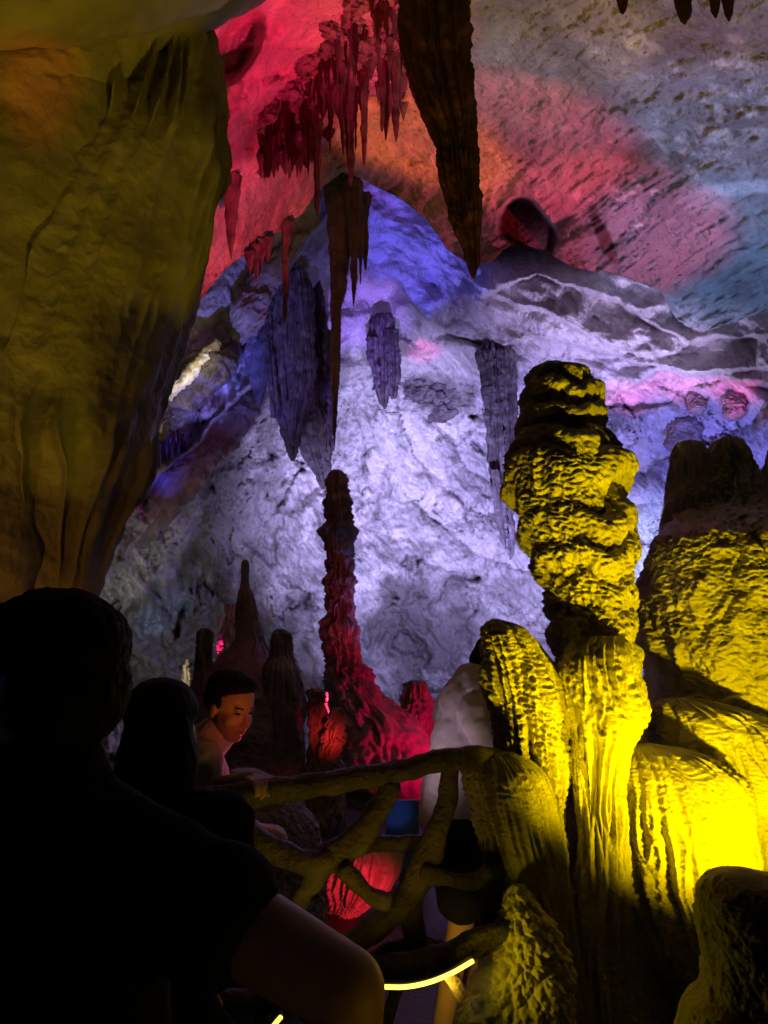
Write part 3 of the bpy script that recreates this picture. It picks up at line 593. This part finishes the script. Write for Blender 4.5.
# ------------------------------------------------------------------ branch railing
rail = empty('branch_railing', tuple(at(350, 1000, 2.6) * np.array([1, 1, 0])))
tag(rail, 'brown cement railing shaped like tangled tree branches between the visitors and the cave', 'railing')
def br(name, pts, rads, Y=2.6, par=rail, noise=.014):
    Ys = Y if isinstance(Y, (list, tuple)) else [Y] * len(pts)
    P = tube([at(x, y, yy) for (x, y), yy in zip(pts, Ys)], [r * 2.6 / F_ for r in rads], 28, .012, noise, 14)
    P = P - np.array(rail.location); return link(name, grid_mesh(name, P, True), M['rail'], par)
br('top_rail', [(120,800),(180,799),(230,797),(290,789),(350,780),(400,771),(440,762),(470,758),(505,760)], [12,11,10,11,10,10,10,10,9], [2.6,2.6,2.6,2.6,2.6,2.6,2.6,2.63,2.74])
br('branch', [(222,806),(240,822),(262,842),(290,857),(316,862),(330,858)], [8,9,10,10,10,8], 2.57)
br('branch', [(392,782),(380,805),(362,832),(345,850),(322,862),(312,880),(300,898),(285,930)], [8,10,11,12,14,10,9,8], 2.6)
br('branch', [(451,766),(446,800),(436,836),(424,868),(405,900),(382,922),(350,945),(320,960)], [8,9,10,12,11,11,10,9], 2.62)
br('branch', [(344,868),(358,884),(372,896),(388,903)], [8,7,7,6], 2.56)
br('branch', [(352,846),(380,844),(405,843),(428,842)], [6,7,7,6], 2.72)
br('branch', [(424,872),(450,881),(476,880),(490,872)], [8,6,6,7], 2.58)
br('branch', [(420,868),(414,900),(412,925),(424,950),(436,960)], [9,8,9,9,7], 2.64)
br('branch', [(365,965),(390,950),(420,942),(440,946)], [6,6,7,6], 2.66)
br('lower_rail', [(150,1010),(250,1000),(330,985),(380,972),(420,966),(455,953),(490,935),(530,925)], [10,10,10,11,12,11,9,8], 2.5)
br('branch', [(440,955),(456,985),(470,1015),(480,1060)], [6,5,6,6], 2.6)
br('branch', [(405,965),(392,1000),(380,1050)], [6,5,6], 2.66)
br('post', [(222,800),(216,880),(214,960),(214,1100),(214,1260)], [8,8,8,9,10], 2.62)
br('post', [(262,930),(262,1000),(262,1100),(262,1260)], [5,6,6,7], 2.66)
br('post', [(492,760),(494,850),(490,930),(495,1100),(495,1260)], [10,10,10,10,10], 2.66)
# led tubes
def led(pts, Y, label):
    P = tube([at(x, y, Y) for x, y in pts], [.0062] * len(pts), 12, .008)
    e = empty('led_tube', tuple(P.reshape(-1, 3).mean(0))); tag(e, label, 'led light', 'glowing led tubes')
    link('glow_tube', grid_mesh('glow_tube', P - np.array(e.location), True), M['led'], e)
    B = tube([at(x, y - 4, Y + .012) for x, y in pts], [.009] * len(pts), 12, .01)
    link('mounting_channel', grid_mesh('mounting_channel', B - np.array(e.location), True), M['metal'], e)
led([(384,987),(405,987),(430,982),(452,973),(473,961)], 2.42, 'curved glowing yellow led tube under the lower rail right of the black shirted man\'s arm')
led([(268,1034),(275,1024),(281,1017)], 2.3, 'short end of a glowing yellow led tube at the bottom edge')
# blue notice board behind
e = empty('notice_board', tuple(at(398, 1000, 5.6) * np.array([1, 1, 0]))); tag(e, 'plain blue notice board on a post seen through the railing', 'notice board')
import bmesh
def boxmesh(name, lo, hi, bev=.006):
    bm = bmesh.new(); bmesh.ops.create_cube(bm, size=1); lo = np.array(lo); hi = np.array(hi)
    for v in bm.verts: v.co = Vector((lo + hi) / 2 + np.array(v.co) * (hi - lo))
    bmesh.ops.bevel(bm, geom=bm.edges[:], offset=bev, segments=2, affect='EDGES'); me = bpy.data.meshes.new(name); bm.to_mesh(me); bm.free(); return me
a_ = at(386, 800, 5.6) - np.array(e.location); b_ = at(419, 868, 5.6) - np.array(e.location)
link('board', boxmesh('board', (a_[0], -.02, b_[2]), (b_[0], .02, a_[2])), M['bluepanel'], e)
link('post', boxmesh('post', (a_[0] + .09, .021, 0), (a_[0] + .14, .06, a_[2] - .05)), M['metal'], e)
flood(at(440, 930, 4.6), 402, 830, 5.5, (0.2, 0.4, 1), 0.5, 16, .8, .02)

# ------------------------------------------------------------------ people
def capsule(V, Fc, p0, r0, p1, r1, n=20):
    p0 = np.array(p0, float); p1 = np.array(p1, float); d = p1 - p0; L = np.linalg.norm(d)
    d = d / L if L > 1e-9 else np.array([0, 0, 1.0]); a = np.cross(d, [0.3, 0.9, 0.2]); a /= np.linalg.norm(a); b = np.cross(d, a)
    prof = [(-r0 * math.cos(t), r0 * math.sin(t)) for t in np.linspace(0, math.pi / 2, 6)] + [(L + r1 * math.sin(t), r1 * math.cos(t)) for t in np.linspace(0, math.pi / 2, 6)]
    base = len(V)
    for s, r in prof:
        for k in range(n):
            t = 2 * math.pi * k / n; V.append(p0 + d * s + (a * math.cos(t) + b * math.sin(t)) * max(r, 1e-4))
    for i in range(len(prof) - 1):
        for k in range(n): Fc.append((base + i*n + k, base + i*n + (k+1) % n, base + (i+1)*n + (k+1) % n, base + (i+1)*n + k))
    Fc.append(tuple(base + k for k in range(n))[::-1]); Fc.append(tuple(base + (len(prof)-1)*n + k for k in range(n)))
def ellip(V, Fc, c, ax, R=None, n=24, m=16):
    c = np.array(c, float); base = len(V); R = np.eye(3) if R is None else R
    for i in range(m + 1):
        ph = math.pi * i / m; s = max(math.sin(ph), 1e-3)
        for k in range(n):
            t = 2 * math.pi * k / n; V.append(c + R @ (np.array([s * math.cos(t), s * math.sin(t), math.cos(ph)]) * np.array(ax)))
    for i in range(m):
        for k in range(n): Fc.append((base + i*n + k, base + (i+1)*n + k, base + (i+1)*n + (k+1) % n, base + i*n + (k+1) % n))
    Fc.append(tuple(base + k for k in range(n))); Fc.append(tuple(base + m*n + k for k in range(n))[::-1])
def blob(name, prims, m, parent, voxel=.008, sm=6, noise=None, push=0.0):
    V, Fc = [], []
    for p in prims:
        if p[0] == 'c': capsule(V, Fc, *p[1:])
        else: ellip(V, Fc, *p[1:])
    me = bpy.data.meshes.new(name); me.from_pydata([tuple(v) for v in V], [], Fc); me.update()
    o = bpy.data.objects.new(name, me); COL.objects.link(o)
    rm = o.modifiers.new('r', 'REMESH'); rm.mode = 'VOXEL'; rm.voxel_size = voxel; rm.use_smooth_shade = True
    s = o.modifiers.new('s', 'SMOOTH'); s.iterations = sm; s.factor = 0.6
    dg = bpy.context.evaluated_depsgraph_get(); dg.update(); ev = bpy.data.meshes.new_from_object(o.evaluated_get(dg))
    bpy.data.objects.remove(o); ev.name = name
    n = len(ev.vertices); a = np.empty(n * 3); ev.vertices.foreach_get('co', a); a = a.reshape(-1, 3)
    if noise:
        nn = np.empty(n * 3); ev.vertices.foreach_get('normal', nn); nn = nn.reshape(-1, 3); a = a + nn * noise(a)[:, None]
    a = a - np.array(parent.location); ev.vertices.foreach_set('co', a.ravel())
    ev.polygons.foreach_set('use_smooth', np.ones(len(ev.polygons), bool)); ev.materials.clear(); ev.update()
    return link(name, ev, m, parent)
def frame(f, up=(0, 0, 1)):
    f = np.array(f, float); f /= np.linalg.norm(f); r = np.cross(f, up); r /= np.linalg.norm(r); u = np.cross(r, f)
    return np.stack([r, f, u], 1)          # columns: right, forward, up
def head_prims(c, Rm, s=1.0):
    c = np.array(c, float); T = lambda x, y, z: c + Rm @ (np.array([x, y, z]) * s)
    E = lambda p, ax: ('e', T(*p), tuple(np.array(ax) * s), Rm)
    P = [E((0, -.012, .035), (.074, .092, .078)), E((0, .022, -.03), (.060, .068, .072)), E((0, .044, -.088), (.034, .034, .022)),
         E((.03, .05, -.028), (.030, .030, .028)), E((-.03, .05, -.028), (.030, .030, .028)),
         ('c', T(0, .082, .010), .008 * s, T(0, .103, -.024), .0115 * s), E((.012, .092, -.029), (.009, .010, .007)), E((-.012, .092, -.029), (.009, .010, .007)),
         E((0, .078, -.054), (.023, .011, .0065)), E((0, .076, -.066), (.019, .011, .0065)),
         ('c', T(-.032, .072, .024), .010 * s, T(.032, .072, .024), .010 * s),
         E((.074, -.006, -.008), (.009, .018, .031)), E((-.074, -.006, -.008), (.009, .018, .031))]
    return P, T
def hair_prims(c, Rm, s=1.0, back=0.0, long=False):
    c = np.array(c, float); T = lambda x, y, z: c + Rm @ (np.array([x, y, z]) * s)
    E = lambda p, ax: ('e', T(*p), tuple(np.array(ax) * s), Rm)
    P = [E((0, -.020, .060), (.082, .096, .070)), E((0, -.058, .012), (.074, .052, .072)), E((0, .040, .088), (.058, .042, .032))]
    if long: P += [E((0, -.05, -.06), (.088, .062, .12)), E((0, -.045, -.14), (.075, .05, .08))]
    return P
hairn = lambda a: .006 * fbm(a * np.array([60, 60, 22]), 3)
cloth = lambda k: (lambda a: .010 * fbm(a * k, 3) + .005 * ridge(a * k * 2.2, 2))
def hand(wrist, d, nrm, s=1.0, curl=1.0, side=1):
    """palm from the wrist along d; nrm = back-of-hand direction; fingers curl away from nrm"""
    w0 = np.array(wrist, float); d = np.array(d, float); d /= np.linalg.norm(d); nrm = np.array(nrm, float); nrm -= d * nrm.dot(d); nrm /= np.linalg.norm(nrm)
    lat = np.cross(d, nrm) * side; P = []
    for k, (off, ln) in enumerate([(-.030, .070), (-.010, .078), (.010, .073), (.029, .058)]):
        kn = w0 + d * .085 * s + lat * off * s
        P.append(('c', w0 + lat * off * .5 * s + d * .01, .014 * s, kn, .0105 * s))
        a, p = 0.35 * curl, kn
        for j, (fr, rr) in enumerate([(.42, .0088), (.32, .0080), (.26, .0072)]):
            dd = d * math.cos(a) - nrm * math.sin(a); q = p + dd * ln * fr * s; P.append(('c', p, (.0092 - .0006 * j) * s, q, rr * s)); p = q; a += .62 * curl
    t0 = w0 + d * .025 * s - lat * .026 * s; t1 = t0 + (d * .5 - lat * .62 - nrm * .45) * .045 * s; t2 = t1 + (d * .72 - lat * .1 - nrm * .7) * .034 * s
    P += [('c', t0, .013 * s, t1, .0105 * s), ('c', t1, .0105 * s, t2, .0085 * s)]
    return P
def person(label, foot): e = empty('person', foot); return tag(e, label, 'person')

# 1. man in black, back view, very near
f1 = frame((-.80, .60, .0)); H1 = at(43, 697, 1.02)
p1 = person('nearest man seen from behind, black hair and black t-shirt, arm held out to the right', (-.42, 1.0, 0))
hp, T1 = head_prims(H1, f1, 1.04)
neck = T1(0, -.02, -.08); chest = np.array([-.44, 1.0, 1.22]); shR = np.array([-.26, .98, 1.33]); shL = np.array([-.66, 1.02, 1.335]); hips = np.array([-.44, 1.02, .92])
elb = at(345, 990, .93); wri = elb + np.array([.0, .06, -.23])
body = hp + [('c', neck, .056, chest + [0, 0, .14], .062), ('c', chest, .13, hips, .12), ('c', shL, .05, shR, .05),
    ('c', shR, .054, elb, .043), ('c', elb, .045, wri, .030), ('c', elb + (shR - elb) * .5, .050, elb, .045), ('c', shL, .052, shL + [-.03, .02, -.28], .042), ('c', shL + [-.03, .02, -.28], .042, shL + [.0, .12, -.50], .028),
    ('c', hips + [.09, 0, -.02], .085, hips + [.10, .0, -.46], .055), ('c', hips + [.10, 0, -.46], .055, hips + [.10, -.01, -.86], .036), ('c', hips + [.10, -.02, -.88], .036, hips + [.06, .12, -.89], .026),
    ('c', hips + [-.09, 0, -.02], .085, hips + [-.10, .0, -.46], .055), ('c', hips + [-.10, 0, -.46], .055, hips + [-.10, -.01, -.86], .036), ('c', hips + [-.10, -.02, -.88], .036, hips + [-.14, .12, -.89], .026)]
body += hand(wri, (0, .15, -1), (.9, .2, 0), 1.0, .5) + hand(shL + [.0, .12, -.50], (0, .3, -1), (-1, 0, 0), 1.0, .5, -1)
blob('body', body, M['skin'], p1, .006, 5)
blob('hair', hair_prims(H1, f1, 1.05), M['hair'], p1, .004, 2, lambda a: .005 * fbm(a * np.array([60, 60, 22]), 3) + .004 * ridge(a * np.array([190, 190, 40]), 2))
sl = shR + (elb - shR) * .30
blob('shirt', [('c', chest + [.05, 0, .10], .125, hips + [.04, 0, .0], .15), ('c', chest + [-.06, 0, .08], .13, hips + [-.06, 0, 0], .15), ('c', shL + [.02, 0, -.01], .075, shR + [-.01, 0, -.02], .075),
    ('c', neck + [0, 0, -.02], .076, chest + [0, 0, .12], .10), ('c', neck + [.03, .0, -.06], .06, shR, .07), ('c', shR + [-.01, 0, -.02], .072, sl, .074), ('c', shL, .078, shL + [-.02, .02, -.16], .075)], M['black'], p1, .010, 6, cloth(9))
blob('trousers', [('c', hips + [.07, 0, .04], .12, hips + [.10, 0, -.45], .085), ('c', hips + [.10, 0, -.45], .085, hips + [.10, 0, -.84], .065),
    ('c', hips + [-.07, 0, .04], .12, hips + [-.10, 0, -.45], .085), ('c', hips + [-.10, 0, -.45], .085, hips + [-.10, 0, -.84], .065)], M['black'], p1, .012, 5, cloth(8))

def simple_body(neck, lean, shoulder_dir, hip, legs, knee, foot_, arms, extra=[]):
    sd = np.array(shoulder_dir); P = [('c', neck, .048, lean, .06), ('c', lean + [0, 0, -.08], .115, hip, .11), ('c', lean - sd * .155, .05, lean + sd * .155, .05)]
    for s, k, ft in zip((-1, 1), knee, foot_):
        h = hip + sd * .09 * s; P += [('c', h, .082, k, .052), ('c', k, .052, ft, .035), ('c', ft, .035, ft + np.array([.0, .12, -.02]), .026)]
    for a in arms: P += [('c', a[0], .047, a[1], .038), ('c', a[1], .038, a[2], .026)]
    return P + extra
# 2. dark haired visitor between the man in black and the smiling man
f2 = frame((-.2, .95, -.12)); H2 = at(160, 738, 1.75); p2 = person('dark haired visitor in dark clothes half hidden behind the nearest man', (H2[0], H2[1], 0))
hp, T2 = head_prims(H2, f2, .96); nk = T2(0, -.02, -.08); ch = nk + [0, -.01, -.10]; hp2 = nk + [0, 0, -.56]; X = np.array([1., 0, 0])
kn = [hp2 + [-.09, .02, -.44], hp2 + [.09, .02, -.44]]; ft = [np.array([hp2[0] - .09, hp2[1], .05]), np.array([hp2[0] + .09, hp2[1], .05])]
e0, e1 = ch + [-.2, .02, -.30], ch + [.12, .10, -.30]; w0_, w1_ = e0 + [.02, .16, -.14], e1 + [-.08, .18, -.12]
blob('body', hp + simple_body(nk, ch, X, hp2, 0, kn, ft, [(ch - X * .16, e0, w0_), (ch + X * .15, e1, w1_)]) + hand(w0_, (0, .8, -.6), (0, .6, .8), .95, .6) + hand(w1_, (0, .8, -.6), (0, .6, .8), .95, .6, -1), M['skin'], p2, .007, 5)
blob('hair', hair_prims(H2, f2, .99, long=True), M['hair'], p2, .007, 4, hairn)
blob('shirt', [('c', ch + [0, 0, -.1], .135, hp2 + [0, 0, .02], .135), ('c', ch - X * .15, .068, ch + X * .14, .068), ('c', ch - X * .155, .068, e0, .058), ('c', ch + X * .145, .068, e1, .055), ('c', nk + [0, 0, -.03], .062, ch, .08)], M['black'], p2, .010, 6, cloth(9))
blob('trousers', [('c', hp2 + X * .08, .12, kn[1], .085), ('c', hp2 - X * .08, .12, kn[0], .085), ('c', kn[1], .085, ft[1] + [0, 0, .05], .065), ('c', kn[0], .085, ft[0] + [0, 0, .05], .065)], M['black'], p2, .012, 5, cloth(8))

# 3. smiling man leaning on the rail
f3 = frame((.74, -.60, -.34)); H3 = at(231, 707, 2.78); p3 = person('smiling man with short black hair leaning on the branch railing, face lit red', (H3[0] - .12, H3[1] + .05, 0))
hp, T3 = head_prims(H3, f3, .98); nk = T3(0, -.035, -.085); ch = nk + [-.09, .02, -.10]; hp3 = ch + [-.12, .10, -.48]
sd = np.array([.45, -.85, 0]); sd /= np.linalg.norm(sd)
kn = [hp3 + [.05, .12, -.42], hp3 + [.07, -.08, -.42]]; ft = [np.array([hp3[0] - .02, hp3[1] + .12, .05]), np.array([hp3[0] - .02, hp3[1] - .08, .05])]
hnd = at(250, 779, 2.655); el3 = at(205, 790, 2.74) ; sh3 = ch + sd * .15
el3b = ch - sd * .16 + [.06, .05, -.27]; hb = el3b + [.2, .03, -.02]
blob('body', hp + simple_body(nk, ch, sd, hp3, 0, kn, ft, [(sh3, el3, hnd), (ch - sd * .16, el3b, hb)]) +
     hand(hnd, (.55, -.80, .05), (.0, -.1, 1), .98, 1.5, 1) + hand(hb, (.9, 0, -.1), (0, 0, 1), .98, 1.0, -1), M['skin'], p3, .0045, 4)
blob('hair', [('e', T3(0, -.026, .062), (.0775, .088, .062), f3), ('e', T3(0, -.060, .018), (.072, .046, .060), f3), ('e', T3(.0, .026, .094), (.058, .044, .030), f3), ('e', T3(.064, -.020, .026), (.016, .042, .034), f3), ('e', T3(-.064, -.020, .026), (.016, .042, .034), f3)], M['hair'], p3, .005, 4, lambda a: .004 * fbm(a * 60, 3) + .003 * ridge(a * np.array([260, 260, 90]), 2))
blob('shirt', [('c', ch + [0, 0, -.09], .128, hp3 + [0, 0, 0], .13), ('c', ch - sd * .155, .062, ch + sd * .15, .062), ('c', sh3, .062, sh3 + (el3 - sh3) * .55, .056), ('c', nk + [0, 0, -.022], .062, ch, .085), ('c', ch - sd * .16, .062, ch - sd * .16 + (el3b - ch + sd * .16) * .5, .058)], M['pinkshirt'], p3, .009, 5, cloth(10))
blob('trousers', [('c', hp3, .13, kn[1], .08), ('c', hp3, .13, kn[0], .08), ('c', kn[1], .08, ft[1] + [0, 0, .05], .065), ('c', kn[0], .08, ft[0] + [0, 0, .05], .065)], M['shorts'], p3, .012, 5, cloth(8))
for s in (-1, 1):
    blob('eye', [('e', T3(.030 * s, .0755, .006), (.0135, .006, .0035), f3)], M['eye'], p3, .0015, 1)
    blob('eyebrow', [('c', T3(.018 * s, .084, .026), .0028, T3(.044 * s, .075, .028), .0024)], M['hair'], p3, .0015, 1)
blob('mouth', [('c', T3(-.018, .083, -.058), .0032, T3(.0, .0885, -.060), .0045), ('c', T3(.0, .0885, -.060), .0045, T3(.018, .083, -.058), .0032)], M['lip'], p3, .0015, 1)

# 4. visitor in a white t-shirt and dark shorts, bending away behind the rail
f4 = frame((.80, .35, -.55)); H4 = at(492, 668, 3.40); p4 = person('visitor in white t-shirt and black shorts leaning over beside the yellow stalagmite', (at(455, 900, 3.35)[0], 3.35, 0))
hp, T4 = head_prims(H4, f4, .96); nk = T4(0, -.05, -.07); ch = at(464, 712, 3.36); hp4 = at(452, 838, 3.36); sd = np.array([-.35, .93, 0])
kn = [at(470, 925, 3.45) * [1, 1, 0] + [0, 0, .50], at(458, 925, 3.22) * [1, 1, 0] + [0, 0, .50]]
kn = [at(472, 925, 3.48), at(462, 918, 3.22)]; ft = [np.array([kn[0][0] - .02, 3.56, .05]), np.array([kn[1][0] - .10, 3.28, .05])]
shn = ch - sd * .13; eln = at(490, 742, 3.16); hn = at(520, 770, 3.2); shf = ch + sd * .15; elf = shf + [.16, .03, -.24]; hf = elf + [.2, 0, -.03]
blob('body', hp + [('c', nk, .05, ch, .06)] + simple_body(nk, ch, sd, hp4, 0, kn, ft, [(shn, eln, hn), (shf, elf, hf)]) + hand(hn, (1, 0, -.2), (0, -.2, 1), .95, .9) + hand(hf, (1, 0, -.2), (0, 0, 1), .95, .9, -1), M['skin'], p4, .007, 5)
blob('hair', hair_prims(H4, f4, .99), M['hair'], p4, .007, 4, hairn)
blob('shirt', [('c', at(470, 702, 3.36), .118, at(458, 770, 3.36), .125), ('c', at(458, 770, 3.36), .125, at(453, 812, 3.36), .138), ('c', at(476, 690, 3.34), .095, at(486, 700, 3.3), .085), ('c', shn + [0, 0, .01], .075, shn + (eln - shn) * .75, .068),
     ('c', shf, .07, shf + (elf - shf) * .5, .06), ('c', nk + [-.03, 0, -.02], .062, ch, .09)], M['white'], p4, .007, 3, lambda a: .016 * ridge(a @ _q * np.array([5, 5, 11]), 3) + .008 * fbm(a * 16, 2))
blob('shorts', [('c', at(458, 826, 3.36), .138, at(464, 850, 3.36), .145), ('c', at(462, 845, 3.42), .12, kn[0] + [0, 0, .08], .10), ('c', at(462, 845, 3.27), .12, kn[1] + [0, 0, .08], .10)], M['shorts'], p4, .010, 6, cloth(8))
